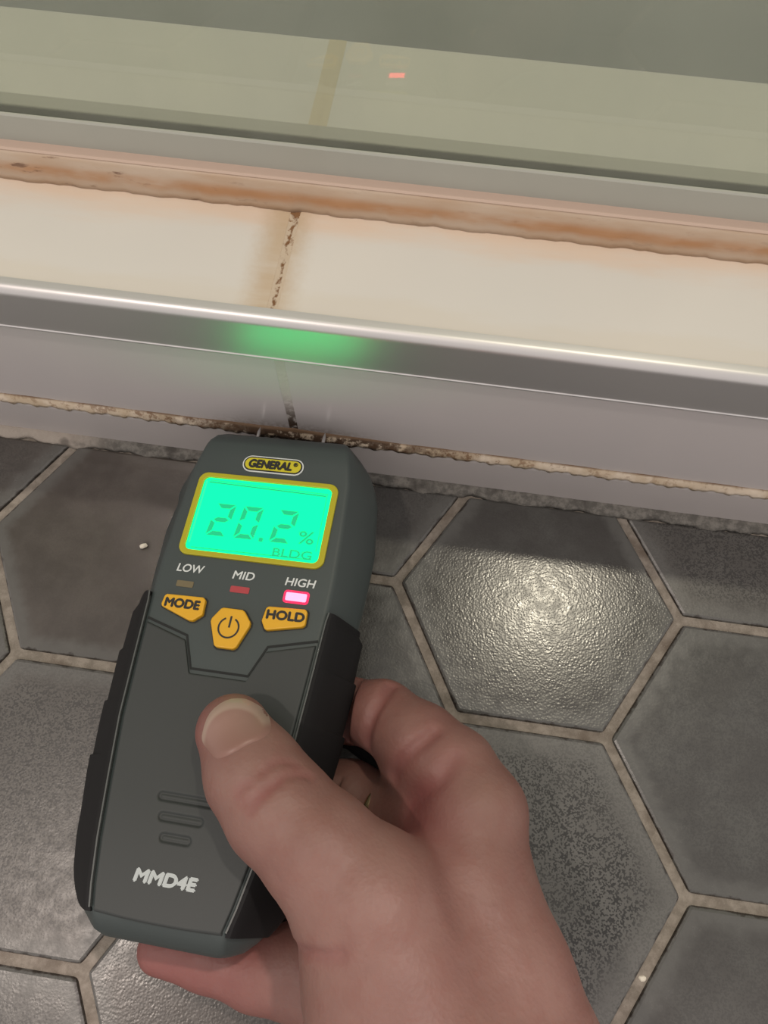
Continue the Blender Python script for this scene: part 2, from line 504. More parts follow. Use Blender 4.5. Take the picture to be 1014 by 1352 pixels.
g = NT('stained_silicone')
geo = g.new('ShaderNodeNewGeometry').outputs['Position']; X = g.xyz(geo)
mp = g.new('ShaderNodeMapping'); mp.inputs['Scale'].default_value = (.22, 1, 1); g.link(geo, mp.inputs[0])
n1 = g.noise(120, 4, .6, mp.outputs[0]); n2 = g.noise(420, 4, .65, mp.outputs[0])
c = g.mix(g.ramp(n1, .3, .7), (.50, .40, .31), (.44, .31, .21))
band = g.ramp(g.math('ABSOLUTE', g.math('SUBTRACT', X[2], (ZT + .075) * S)), .0022, .0002)
c = g.mix(g.math('MULTIPLY', band, g.ramp(n1, .35, .62, .25, .9)), c, (.40, .20, .085))
c = g.mix(g.math('MULTIPLY', g.ramp(n2, .58, .68), g.ramp(X[0], -2.0 * S, -2.8 * S, .15, .8)), c, (.13, .06, .03))
g.set(Base_Color=c, Roughness=.4); g.b.inputs['Subsurface Weight'].default_value = 0
prof = [(1.66, ZT - .01), (1.598, ZT - .002), (1.604, ZT + .030), (1.618, ZT + .075), (1.634, ZT + .105), (1.650, ZT + .140), (1.664, ZT + .153), (1.70, ZT + .154), (1.70, ZT + .02)]
random.seed(5)
V = []; F = []; nx = 500; n = len(prof)
for a in range(nx):
    x = X0 + (X1 - X0) * a / (nx - 1); q = .004 * math.sin(x * 17) + .003 * math.sin(x * 41) + random.uniform(-.0025, .0025)
    V += [(x, y + (q if k in (1, 2, 3) else 0), z) for k, (y, z) in enumerate(prof)]
for a in range(nx - 1):
    for k in range(n): F.append((a * n + k, a * n + (k + 1) % n, a * n + n + (k + 1) % n, a * n + n + k))
sil = under(fix_normals(mesh_obj('silicone_bead', V, F, g.m, smooth=True)), gl)
tag(sil, 'orange brown stained silicone bead')
# second thin stained lip on top of the bead
M_lip = plain('sealant_lip', (.55, .42, .34), .4)
under(extrude_x('sealant_lip', [(1.735, ZT + .148), (1.668, ZT + .148), (1.663, ZT + .158), (1.672, ZT + .168), (1.735, ZT + .178)], X0, X1, M_lip, smooth=True), gl)

# ================================================================ THE MOISTURE METER
MO = Vector((-1.860, -0.028, 0.845))
MA = Matrix(((0.99498, 0.01598, -0.09881), (-0.01109, 0.99869, 0.04988), (0.09948, -0.04853, 0.99386)))
ZB = .48                                    # the empty sits on the meter's underside
meter = empty('moisture_meter', (0, 0, 0))
meter.matrix_world = Matrix.Translation((MO + MA @ Vector((0, -.8, -ZB))) * S) @ MA.to_4x4()
tag(meter, 'dark grey handheld moisture meter with lit green screen, held in the hand against the curb', 'moisture meter')


def ms(o, p):                               # a sub-part, written in the same frame as its part
    o.parent = p; o.location = (0, 0, 0); return o


def ml(o):                                  # meter-local mesh, written with z = 0 on the face plane
    o.parent = meter; o.location = Vector((0, .8, ZB)) * S; return o


ST = [  # y, top half width, mid half width, top z, bottom z
    (.705, .36, .39, -.19, -.36), (.68, .41, .455, -.11, -.41), (.63, .44, .515, -.045, -.44), (.58, .458, .555, -.012, -.46), (.54, .468, .578, 0, -.47),
    (.45, .49, .62, 0, -.48), (.33, .51, .655, 0, -.48), (.0, .527, .69, 0, -.48), (-.30, .535, .68, 0, -.48), (-.50, .53, .665, 0, -.48), (-.85, .51, .655, 0, -.48),
    (-1.2, .488, .64, 0, -.48), (-1.5, .45, .615, 0, -.48), (-1.8, .408, .575, 0, -.48), (-2.0, .37, .53, 0, -.48), (-2.10, .345, .48, 0, -.47),
    (-2.15, .335, .44, -.045, -.45), (-2.205, .32, .38, -.12, -.40), (-2.235, .28, .31, -.2, -.34)]


def station(y):
    if y >= ST[0][0]: return ST[0][1:]
    for a, b in zip(ST, ST[1:]):
        if a[0] >= y >= b[0]:
            t = (a[0] - y) / (a[0] - b[0]); return tuple(a[k] + (b[k] - a[k]) * t for k in range(1, 5))
    return ST[-1][1:]


def section(y, off=0.0):
    wt, wm, zt, zb = station(y); zm = min(-.30, (zt + zb) / 2 - .02) if zt < -.1 else -.30
    half = [(0, zt), (wt * .5, zt), (wt - .03, zt), (wt - .01, zt - .004), (wt + .004, zt - .018), (wt + (wm - wt) * .5, zt + (zm - zt) * .46),
            (wm - .012, zm + .055), (wm, zm), (wm - .008, zm - .06), (wm * .93, zb + .035), (wm * .86, zb), (wm * .4, zb), (0, zb)]
    return half


ys = []
for a, b in zip(ST, ST[1:]):
    nn = max(1, int((a[0] - b[0]) / .06))
    ys += [a[0] + (b[0] - a[0]) * k / nn for k in range(nn)]
ys.append(ST[-1][0])
V = []; F = []
for y in ys:
    s = section(y); full = s + [(-x, z) for x, z in s[-2:0:-1]]
    lf = .055 * min(1, max(0, (-.5 - y) / .9)) + (.02 if y > .2 else 0)     # the left flank flares a little more
    V += [(x - (lf * min(1, -z / .25) if x < 0 else 0), y, z) for x, z in full]
n = len(full)
for a in range(len(ys) - 1):
    for k in range(n): F.append((a * n + k, a * n + (k + 1) % n, a * n + n + (k + 1) % n, a * n + n + k))
F.append(tuple(range(n))); F.append(tuple(range((len(ys) - 1) * n, len(ys) * n)))


def plastic(name, c1, c2, rough=.5, bs=1400, bd=.00003):
    g = NT(name); n1 = g.noise(40, 2); g.set(Base_Color=g.mix(n1, c1, c2), Roughness=rough)
    g.bump(g.noise(bs, 3, .6), bd, .7); return g.m


M_body = plastic('grey_plastic', (.041, .055, .055), (.045, .058, .057), .48)
M_cover = plastic('cover_plastic', (.030, .036, .036), (.034, .039, .038), .55)
M_rub = plastic('black_rubber', (.006, .006, .0065), (.009, .009, .010), .7)
M_rub.node_tree.nodes['Principled BSDF'].inputs['Specular IOR Level'].default_value = .3
body = ml(shade(fix_normals(mesh_obj('body', V, F, M_body)), 40))

# lower front cover: a height field with the notch outline and three recessed grooves
nu, nv = 150, 240
bx = [-1.0, -.505, -.48, -.347, -.33, .32, .337, .45, .475, 1.0]
def ytop(x):
    P = [(-.6, -.635), (-.50, -.655), (-.245, -.732), (-.172, -.912), (.158, -.912), (.232, -.738), (.50, -.668), (.6, -.660)]
    for a, b in zip(P, P[1:]):
        if a[0] <= x <= b[0]: return a[1] + (b[1] - a[1]) * (x - a[0]) / (b[0] - a[0])
    return P[0][1] if x < 0 else P[-1][1]
def ybot(x): return -2.105 - .020 * (1 - (x / .33) ** 2)
def capsule(x, y, x0, x1, yc):
    dx = max(x0 - x, 0, x - x1); return math.hypot(dx, y - yc)
V = []; F = []
for a in range(nv + 1):
    v = a / nv
    for b in range(nu + 1):
        u = -1 + 2 * b / nu
        y = 0
        xx = u * .5
        for it in range(3):
            yt = ytop(xx) - .013; yb = ybot(xx * .66 / .5 if 0 else xx * .7); y = yt + (yb - yt) * v
            wt = station(y)[0] - .016; xx = u * wt
        z = .014
        for (x0, x1, yc) in ((-.135, .135, -1.562), (-.105, .090, -1.655), (-.072, .052, -1.748)):
            d = capsule(xx, y, x0, x1, yc)
            if d < .026: z -= .012 * (1 - max(0, (d - .014) / .012)) * (1 if d > .014 else (.55 + .45 * (d / .014) ** 2))
        e = min(v * 1.2, (1 - v) * 1.2, (1 - abs(u)) * .48)
        if e < .012: z -= .022 * (1 - e / .012) ** 2
        V.append((xx, y, z))
W = nu + 1
for a in range(nv):
    for b in range(nu): F.append((a * W + b, (a + 1) * W + b, (a + 1) * W + b + 1, a * W + b + 1))
cover = ml(fix_normals(mesh_obj('front_cover', V, F, M_cover, smooth=True)))
if cover.data.polygons[len(F) // 2].normal.z < 0: cover.data.flip_normals()
# dark seam around the cover
def strip(name, pts, wd, z0, z1, mat):
    V = []; F = []
    for k, (x, y) in enumerate(pts):
        a = pts[max(k - 1, 0)]; b = pts[min(k + 1, len(pts) - 1)]
        dx, dy = b[0] - a[0], b[1] - a[1]; L = math.hypot(dx, dy); nxx, ny = -dy / L * wd / 2, dx / L * wd / 2
        V += [(x + nxx, y + ny, z0), (x + nxx, y + ny, z1), (x - nxx, y - ny, z1), (x - nxx, y - ny, z0)]
    for k in range(len(pts) - 1):
        for q in range(4): F.append((k * 4 + q, k * 4 + (q + 1) % 4, k * 4 + 4 + (q + 1) % 4, k * 4 + 4 + q))
    F += [(0, 1, 2, 3), tuple(len(V) - 4 + q for q in range(4))]
    return fix_normals(mesh_obj(name, V, F, mat))
M_seam = plain('seam_shadow', (.012, .014, .014), .8)
pts = [(-.505, -.648), (-.245, -.722), (-.172, -.902), (.158, -.902), (.232, -.728), (.505, -.660)]
ml(strip('cover_seam', pts, .014, -.01, .003, M_seam))

# rubber grips: stepped pads on both flanks
M_rim = plastic('grip_rim_plastic', (.075, .082, .08), (.08, .088, .085), .4)
for sgn in (1, -1):
    V = []; F = []
    segs = [(-.485, -.80), (-.80, -1.10), (-1.10, -1.40), (-1.40, -1.72), (-1.72, -2.12)]
    yy = []
    for k, (a, b) in enumerate(segs):
        for q in range(9): yy.append((a + (b - a) * q / 8.0 - (.0 if q else .008), q / 8.0, k))
    rows = []
    for (y, t, k) in yy:
        wt, wm, zt, zb = station(y)
        th = .035 + .016 * (1 - t) * (1 if 0 < k < 4 else .5)
        if k == 0 and t < .13: th = .012
        if k == 4: th = .036 * (1 - t ** 3 * .5)
        z0 = zt + .008
        ri = wt + .002
        prof = [(ri - .004, zt - .03), (ri - .002, z0 + .002), (ri + .022, z0 + .002), (ri + .036, z0 - .012)]
        for q in range(1, 7):
            f = q / 6; prof.append((ri + .036 + (wm + th - ri - .036) * f, z0 - .012 + (-.29 - z0 + .012) * f ** 1.12))
        prof += [(wm + th, -.33), (wm + th - .012, -.38), (wm * .94 + th * .6, zb + .02), (wm * .80, zb - .006), (wm * .78, zb + .03), (wm * .7, -.3)]
        lf = .045 + .018 * min(1, max(0, (-.5 - y) / .9)) if sgn < 0 else 0
        rows.append([(x * sgn - lf * min(1, max(0, -z / .25)), y, z) for x, z in prof])
    n = len(rows[0])
    for r in rows: V += r
    for a in range(len(rows) - 1):
        for k in range(n): F.append((a * n + k, a * n + (k + 1) % n, a * n + n + (k + 1) % n, a * n + n + k))
    F += [tuple(range(n)), tuple(range((len(rows) - 1) * n, len(rows) * n))]
    gp = ml(shade(fix_normals(mesh_obj('grip', V, F, M_rub)), 30)); tag(gp, 'black rubber side grip')
    rim = [(sgn * (station(y)[0] + .002), y) for y in [-.50 - .05 * k for k in range(33)]]
    rim = [(sgn * .63, -.478), (sgn * .56, -.480), (sgn * .538, -.492)] + rim[1:]
    ml(strip('grip_rim', rim[2:], .008, -.01, .014, M_rim))

# badge
M_yel = plain('badge_yellow', (.56, .50, .02), .4)
M_btn = plastic('button_yellow', (.68, .36, .012), (.72, .40, .015), .42)
M_blk = plain('print_black', (.012, .012, .012), .5)
M_wht = plain('print_white', (.62, .66, .66), .5)
M_gry = plain('print_pale_grey', (.42, .47, .47), .5)
pill = lambda g_: rrect(-.195 - g_, .355 - g_, .200 + g_, .470 + g_, .0575 + g_ - .001, 8)
badge = ml(prism('badge', pill(-.017), 0, .010, M_yel))
ms(prism('badge_rim', pill(.0), 0, .006, M_wht), badge); ms(prism('badge_border', pill(-.008), 0, .008, M_blk), badge)
ms(text('badge_lettering', 'GENERAL', -.012, .412, .0101, 1, M_blk, None, heavy=.0040, shear=.10, fit=(.275, .054)), badge)
ms(text('badge_lettering', '®', .148, .428, .0101, 1, M_blk, None, fit=(.026, .026), heavy=.001), badge)

# display
M_bez = plain('bezel_yellow', (.42, .38, .01), .4)
ml(ring_prism('screen_frame', rrect(-.445, -.242, .450, .318, .06), rrect(-.408, -.208, .412, .285, .035), -.02, .016, M_bez, None, bev=.006))
LC = (.004, 2.1, .47)
M_lcd = plain('lit_green_display', (.0, .02, .01), .5, spec=.1, emit=LC, es=1.1)
M_lcd2 = plain('lit_display_border', (.0, .2, .1), .3, emit=(.03, .72, .36), es=1.0)
M_seg = plain('display_segment', (.0, .2, .1), .3, emit=(.003, .44, .17), es=1.0)
M_thin = plain('display_thin_mark', (.0, .2, .1), .3, emit=(.004, .56, .21), es=1.0)
disp = ml(prism('display', rrect(-.412, -.212, .416, .290, .03), -.02, .004, M_lcd))
ms(strip('display_edge_line', [(-.375, .255), (.38, .235)], .010, .003, .005, M_seg), disp)
ms(strip('display_edge_line', [(-.37, .268), (.39, .248)], .006, .003, .005, M_thin), disp)
ms(strip('display_edge_line', [(-.392, .262), (-.392, -.16)], .010, .003, .005, M_lcd2), disp)
ms(strip('display_edge_line', [(.385, .245), (.388, -.13)], .005, .003, .005, M_thin), disp)
ms(strip('display_edge_line', [(-.37, -.190), (.37, -.187)], .006, .003, .005, M_seg), disp)


def seg7(ch, cx, cy, wd, ht, th, slant):
    on = {'2': 'abged', '0': 'abcdef'}[ch]
    hw, hh = wd / 2, ht / 2; gp = .006
    def hor(y, up):
        i = th if up == 0 else 0
        if up == 1: return [(-hw + gp, y), (hw - gp, y), (hw - th - gp, y - th), (-hw + th + gp, y - th)]
        if up == -1: return [(-hw + gp, y), (hw - gp, y), (hw - th - gp, y + th), (-hw + th + gp, y + th)]
        t = th / 2; return [(-hw + gp + t * .6, y), (-hw + gp + th, y + t), (hw - gp - th, y + t), (hw - gp - t * .6, y), (hw - gp - th, y - t), (-hw + gp + th, y - t)]
    def ver(sx, lo, hi, top):
        x = sx * hw; xi = sx * (hw - th)
        if top: return [(x, hi - gp), (xi, hi - th - gp), (xi, lo + th * .6 + gp), (x, lo + gp)]
        return [(x, lo + gp), (xi, lo + th + gp), (xi, hi - th * .6 - gp), (x, hi - gp)]
    sh = dict(a=hor(hh, 1), d=hor(-hh, -1), g=hor(0, 0), b=ver(1, 0, hh, True), f=ver(-1, 0, hh, True), c=ver(1, -hh, 0, False), e=ver(-1, -hh, 0, False))
    for s in on:
        p = [(cx + x + y * slant, cy + y) for x, y in sh[s]]
        ms(prism('display_segment', p, .003, .0055, M_seg), disp)


for ch, cx in (('2', -.233), ('0', -.058), ('2', .165)): seg7(ch, cx, .006, .125, .215, .030, .10)
ms(prism('display_point', rrect(.028, -.108, .055, -.082, .006, 3), .003, .0055, M_seg), disp)
ms(text('display_percent', '%', .314, -.052, .0048, 1, M_seg, None, fit=(.092, .080), depth=.002, heavy=.0018), disp)
ms(text('display_lettering', 'BLDG', .250, -.163, .0048, 1, M_seg, None, fit=(.235, .050), depth=.002, heavy=.0014), disp)

# printed words, indicator lamps
for s, x, y, fw in (('LOW', -.335, -.325, .165), ('MID', -.006, -.331, .130), ('HIGH', .337, -.333, .178)):
    ml(text('printed_word', s, x, y, .0005, 1, M_wht, None, fit=(fw, .048), shear=.12, heavy=.0012, depth=.001))
M_l1 = plain('unlit_amber_lens', (.16, .13, .07), .35)
M_l2 = plain('dim_red_lens', (.30, .045, .05), .35, emit=(.5, .02, .04), es=.18)
M_l3 = plain('lit_red_lens', (.6, .1, .2), .3, emit=(1.0, .040, .058), es=14)
M_l3r = plain('lamp_glow', (.5, .02, .05), .3, emit=(1.0, .015, .12), es=.9)  # red glow around the lit lamp, added as an emissive rim
ml(prism('indicator_lamp', rrect(-.395, -.443, -.292, -.405, .006, 3), -.01, .003, M_l1))
ml(prism('indicator_lamp', rrect(-.066, -.438, .048, -.400, .006, 3), -.01, .003, M_l2))
hl = ml(prism('indicator_lamp', rrect(.268, -.447, .391, -.398, .008, 3), -.01, .005, M_l3)); tag(hl, 'lit pinkish white indicator lamp')
ms(prism('lamp_glow_rim', rrect(.254, -.461, .405, -.384, .02, 4), -.01, .003, M_l3r), hl)

# buttons
bmode = ml(prism('button', [(-.432, -.514), (-.420, -.503), (-.200, -.498), (-.184, -.512), (-.178, -.600), (-.226, -.642), (-.252, -.642), (-.432, -.578), (-.438, -.565)], -.01, .030, M_btn, bev=.008, seg=3))
bhold = ml(prism('button', [(.178, -.512), (.192, -.502), (.405, -.494), (.418, -.508), (.420, -.585), (.405, -.598), (.212, -.640), (.196, -.636), (.168, -.590)], -.01, .030, M_btn, bev=.008, seg=3))
bpow = ml(prism('button', [(-.080, -.548), (-.066, -.542), (.045, -.542), (.060, -.550), (.108, -.608), (.108, -.632), (.062, -.758), (.046, -.772), (-.052, -.772), (-.068, -.762), (-.122, -.632), (-.120, -.612)], -.01, .030, M_btn, bev=.008, seg=3))
tag(bpow, 'six-sided yellow power button')
M_well = plain('button_well', (.02, .024, .024), .7)
for nm, b_ in (('w', bmode), ('w', bhold), ('w', bpow)):
    co = [(v.co.x / S, v.co.y / S) for v in b_.data.vertices][:len(b_.data.vertices) // 2]
    cx = sum(q[0] for q in co) / len(co); cy = sum(q[1] for q in co) / len(co)
    def grow(x, y, d=.010):
        r = math.hypot(x - cx, y - cy); return (x + (x - cx) / r * d, y + (y - cy) / r * d)
    ml(prism('button_well', [grow(*q) for q in co], -.01, .002, M_well))
for b_, s, x, y, fw, r in ((bmode, 'MODE', -.312, -.551, .205, 0.0), (bhold, 'HOLD', .300, -.547, .215, .02)):
    ms(text('button_word', s, x, y, .0298, 1, M_blk, None, fit=(fw, .050), heavy=.0038, rot=r, depth=.0012), b_)
ring = [(math.cos(a), math.sin(a)) for a in [math.radians(90 + 28 + (360 - 56) * k / 40) for k in range(41)]]
ms(strip('power_symbol', [(-.008 + .058 * x, -.655 + .058 * y) for x, y in ring], .010, .028, .0312, M_blk), bpow)
ms(strip('power_symbol', [(-.006, -.588), (-.006, -.655)], .011, .028, .0312, M_blk), bpow)
ml(text('printed_name', 'MMD4E', -.004, -1.928, .0150, 1, M_gry, None, fit=(.318, .054), heavy=.0050, shear=.10, depth=.001))

# two steel measuring pins
M_steel = plain('pin_steel', (.75, .75, .74), .22, metal=1)
for px in (-.245, .215):
    V = []; F = []; prof = [(.66, .024), (.735, .024), (.735, .013), (.80, .013), (.842, .001)]
    for y, r in prof:
        V += [(px + r * math.cos(q * math.pi / 6), y, -.25 + r * math.sin(q * math.pi / 6)) for q in range(12)]
    for a in range(len(prof) - 1):
        for k in range(12): F.append((a * 12 + k, a * 12 + (k + 1) % 12, a * 12 + 12 + (k + 1) % 12, a * 12 + 12 + k))
    F += [tuple(range(12)), tuple(range(48, 60))]
    ml(shade(fix_normals(mesh_obj('measuring_pin', V, F, M_steel))))

# ================================================================ THE HAND (one continuous surface from a blended field)
HAND = {
 'thumb':[(-1.688, -1.24, 1.12, 0.186), (-1.536, -1.422, 1.15, 0.236), (-1.385, -1.559, 1.18, 0.252), (-1.149, -1.713, 1.2, 0.267), (-0.889, -1.916, 1.15, 0.353), (-0.738, -2.201, 1.1, 0.413), (-0.537, -2.535, 1.1, 0.486), (-0.301, -2.869, 1.25, 0.486), (0.0, -3.5, 1.6, 0.5)],
 'index':[(-1.502, -0.963, 0.19, 0.174), (-1.166, -0.968, 0.36, 0.19), (-0.963, -0.993, 0.55, 0.199), (-0.732, -1.140, 0.72, 0.225), (-0.545, -1.262, 0.80, 0.235), (-0.425, -1.45, 0.86, 0.270), (-0.445, -1.82, 0.85, 0.37), (-0.300, -2.177, 0.9, 0.410), (-0.16, -2.494, 0.95, 0.43), (-0.014, -2.87, 1.15, 0.424), (0.15, -3.5, 1.5, 0.45)],
 'middle':[(-1.86, -1.428, 0.2, 0.167), (-1.477, -1.453, 0.21, 0.189), (-1.075, -1.471, 0.3, 0.224), (-0.795, -1.558, 0.42, 0.225), (-0.471, -1.671, 0.55, 0.289), (-0.441, -2.022, 0.6, 0.354)],
 'ringf':[(-1.804, -1.876, 0.2, 0.16), (-1.391, -1.898, 0.21, 0.181), (-0.983, -1.923, 0.27, 0.208), (-0.551, -1.99, 0.42, 0.289), (-0.455, -2.26, 0.6, 0.365)],
 'pinky':[(-2.017, -2.383, 0.2, 0.136), (-1.751, -2.378, 0.21, 0.17), (-1.459, -2.414, 0.23, 0.184), (-1.095, -2.411, 0.28, 0.223), (-0.709, -2.365, 0.42, 0.339), (-0.47, -2.553, 0.7, 0.435)],
 'fold':[(-0.745, -1.36, .58, .15), (-0.67, -1.52, .66, .19)],
 'lobe':[(-1.28, -2.322, 0.28, 0.175), (-0.927, -2.269, 0.35, 0.226)],
}
CREASES = [  # polyline (x,y,z), depth, width
    ([(-1.512, -1.558, 1.414), (-1.481, -1.535, 1.427), (-1.444, -1.495, 1.431), (-1.402, -1.451, 1.422), (-1.356, -1.417, 1.403), (-1.306, -1.4, 1.377), (-1.253, -1.398, 1.347)], .020, .020),
    ([(-1.477, -1.585, 1.427), (-1.445, -1.536, 1.437), (-1.408, -1.484, 1.433), (-1.375, -1.45, 1.421)], .016, .015),
    ([(-1.464, -1.416, 1.406), (-1.424, -1.37, 1.383), (-1.367, -1.351, 1.355), (-1.317, -1.36, 1.343)], .009, .018),
    ([(-1.557, -1.526, 1.395), (-1.543, -1.492, 1.403), (-1.511, -1.472, 1.412)], .010, .018),
    ([(-1.26, -2.13, 1.05), (-1.18, -2.1, 1.267), (-1.119, -2.092, 1.369), (-1.051, -2.083, 1.431), (-0.989, -2.063, 1.472)], .034, .022),
    ([(-0.933, -0.836, 0.692), (-0.971, -0.915, 0.757), (-1.009, -1.006, 0.774), (-1.03, -1.096, 0.75), (-1.028, -1.172, 0.69)], .045, .030),
    ([(-0.679, -1.083, 0.96), (-0.719, -1.128, 0.97), (-0.769, -1.172, 0.96), (-0.809, -1.222, 0.935), (-0.842, -1.269, 0.891), (-0.865, -1.326, 0.817)], .040, .032),
    ([(-0.568, -1.202, 1.04), (-0.632, -1.32, 1.039), (-0.697, -1.381, 0.974), (-0.762, -1.451, 0.877)], .022, .045),
]


def smin(a, b, k):
    h = np.clip(.5 + .5 * (b - a) / k, 0, 1)
    return b * (1 - h) + a * h - k * h * (1 - h)


def seg_d(P, a, b, ra, rb):
    a = np.array(a, dtype=np.float32); b = np.array(b, dtype=np.float32); ab = b - a
    t = np.clip(((P - a) @ ab) / (ab @ ab), 0, 1)
    d = P - a - t[..., None] * ab
    return np.sqrt((d * d).sum(-1)) - (ra + (rb - ra) * t)


MAn = np.array([list(r) for r in MA]); MOn = np.array(MO)


def meter_sdf(P):
    L = (P - MOn) @ MAn
    yv = [s[0] for s in ST][::-1]; wm = np.interp(L[..., 1], yv, [s[2] + .06 for s in ST][::-1]); wt = np.interp(L[..., 1], yv, [s[1] + .01 for s in ST][::-1])
    wz = wt + (wm - wt) * np.clip(-L[..., 2] / .29, 0, 1)
    q = np.stack([np.abs(L[..., 0]) - wz, np.abs(L[..., 1] + .745) - 1.49, np.maximum(L[..., 2] - .014, -.49 - L[..., 2])], -1)
    return np.sqrt((np.maximum(q, 0) ** 2).sum(-1)) + np.minimum(q.max(-1), 0)


def hand_sdf(P, detail=True):
    P = P.astype(np.float32); d = None
    for name, pts in HAND.items():
        c = None
        for a, b in zip(pts, pts[1:]):
            s = seg_d(P, a[:3], b[:3], a[3], b[3]); c = s if c is None else smin(c, s, .05)
        k = {'thumb': .05, 'index': .12, 'middle': .05, 'ringf': .05, 'pinky': .05, 'lobe': .12, 'fold': .16}[name]
        d = c if d is None else smin(d, c, k)
    if detail:
        for pl, dep, wd in CREASES:
            m = None
            for a, b in zip(pl, pl[1:]):
                s = seg_d(P, a, b, 0, 0); m = s if m is None else np.minimum(m, s)
            d = d + dep * np.exp(-(m / wd) ** 2)
    d = np.maximum(d, -meter_sdf(P) + .002)
    d = -smin(-d, P[..., 2] - .012, .03)
    return d


def surface_nets(f, lo, hi, hstep):
    ax = [np.arange(lo[k], hi[k] + hstep, hstep, dtype=np.float32) for k in range(3)]
    nx, ny, nz = map(len, ax)
    G = np.empty((nx, ny, nz), np.float32)
    for i0 in range(0, nx, 16):
        i1 = min(nx, i0 + 16)
        P = np.stack(np.meshgrid(ax[0][i0:i1], ax[1], ax[2], indexing='ij'), -1)
        G[i0:i1] = f(P)
    # close the volume on the sides
    G[0] = G[-1] = .01; G[:, 0] = G[:, -1] = .01; G[:, :, 0] = G[:, :, -1] = .01
    ins = G < 0
    cn = (nx - 1, ny - 1, nz - 1)
    acc = np.zeros(cn + (3,), np.float32); cnt = np.zeros(cn, np.float32)
    corners = [(a, b, c) for a in (0, 1) for b in (0, 1) for c in (0, 1)]
    sl = lambda c: tuple(slice(c[k], c[k] + cn[k]) for k in range(3))
    for p in corners:
        for k in range(3):
            if p[k]: continue
            q = list(p); q[k] = 1; q = tuple(q)
            A, B = G[sl(p)], G[sl(q)]
            m = (A < 0) != (B < 0)
            t = np.where(m, A / np.where(m, A - B, 1), 0)
            for j in range(3):
                acc[..., j] += np.where(m, p[j] + (t if j == k else 0), 0)
            cnt += m
    act = cnt > 0
    idx = -np.ones(cn, np.int64); idx[act] = np.arange(act.sum())
    ijk = np.argwhere(act)
    pos = (ijk + acc[act] / cnt[act][:, None]) * hstep + np.array(lo)
    faces = []
    for k in range(3):
        u, v = (k + 1) % 3, (k + 2) % 3
        A = np.take(ins, range(0, ins.shape[k] - 1), axis=k); B = np.take(ins, range(1, ins.shape[k]), axis=k)
        E = np.argwhere(A != B)
        ok = (E[:, u] > 0) & (E[:, v] > 0) & (E[:, u] < ins.shape[u] - 1) & (E[:, v] < ins.shape[v] - 1)
        E = E[ok]; flip = A[tuple(E.T)]
        def cell(du, dv):
            Q = E.copy(); Q[:, u] -= du; Q[:, v] -= dv; return idx[tuple(Q.T)]
        quad = np.stack([cell(1, 1), cell(0, 1), cell(0, 0), cell(1, 0)], 1)
        quad[~flip] = quad[~flip][:, ::-1]
        faces.append(quad)
    return pos, np.concatenate(faces)


vp, fq = surface_nets(hand_sdf, (-2.35, -3.7, -.02), (.75, -.6, 2.2), .0165)
me = bpy.data.meshes.new('hand')
me.vertices.add(len(vp)); me.vertices.foreach_set('co', (vp * S).astype(np.float32).ravel())
me.loops.add(len(fq) * 4); me.loops.foreach_set('vertex_index', fq.astype(np.int32).ravel())
me.polygons.add(len(fq)); me.polygons.foreach_set('loop_start', np.arange(0, len(fq) * 4, 4, dtype=np.int32))
me.update(calc_edges=True); me.validate()
me.polygons.foreach_set('use_smooth', [True] * len(me.polygons))
# skin redness as a property of the place on the hand (finger pads, the web, the crease walls)
red = np.zeros(len(vp))
for c0, r0, a0 in (((-.62, -1.62, .95), .22, 1.0), ((-.72, -1.72, .8), .2, .6), ((-1.1, -.98, .45), .26, .65), ((-2.0, -2.38, .2), .40, .85), ((-1.5, -2.4, .25), .35, .45), ((-1.9, -1.25, 1.1), .16, .7), ((-.75, -1.2, .85), .25, .25)):
    red += a0 * np.exp(-(((vp - np.array(c0)) ** 2).sum(1)) / r0 ** 2)
for pl, dep, wd in CREASES:
    m = None
    for a, b in zip(pl, pl[1:]):
        s = seg_d(vp.astype(np.float32), a, b, 0, 0); m = s if m is None else np.minimum(m, s)
    red += .45 * np.exp(-(m / (wd * 1.6)) ** 2)
at = me.attributes.new('redness', 'FLOAT', 'POINT'); at.data.foreach_set('value', np.clip(red, 0, 1).astype(np.float32))

g = NT('skin')
ra = g.new('ShaderNodeAttribute'); ra.attribute_name = 'redness'
n1 = g.noise(60, 3, .6); n2 = g.noise(260, 3, .6); n3 = g.noise(900, 3, .6)
c = g.mix(g.ramp(n1, .3, .7), (.205, .100, .082), (.240, .130, .107))  # base tone darkened throughout for the shade over the hand
c = g.mix(g.math('MULTIPLY', g.ramp(n2, .45, .7), .25), c, (.22, .09, .07))
c = g.mix(g.math('MULTIPLY', ra.outputs['Fac'], .75), c, (.24, .068, .068))
g.set(Base_Color=c, Roughness=.52)
g.b.inputs['Subsurface Weight'].default_value = .25; g.b.inputs['Subsurface Radius'].default_value = (1.0, .35, .2); g.b.inputs['Subsurface Scale'].default_value = .002
vr = g.new('ShaderNodeTexVoronoi'); vr.inputs['Scale'].default_value = 900; g.link(g.obj(), vr.inputs['Vector'])
g.bump(g.math('ADD', g.math('MULTIPLY', vr.outputs['Distance'], .4), g.math('ADD', n2, g.math('MULTIPLY', n3, .4))), .00022, .6)
me.materials.append(g.m)
hand = bpy.data.objects.new('hand', me); col.objects.link(hand)
tag(hand, 'bare hand gripping the grey moisture meter, thumb laid across its front', 'hand')

# thumbnail, laid on the thumb's own surface
NAIL = [(-1.805, -1.269), (-1.797, -1.316), (-1.752, -1.351), (-1.69, -1.384), (-1.621, -1.354), (-1.555, -1.303), (-1.498, -1.264), (-1.478, -1.216), (-1.514, -1.151), (-1.551, -1.116), (-1.6, -1.095), (-1.658, -1.085), (-1.731, -1.109), (-1.79, -1.179)]


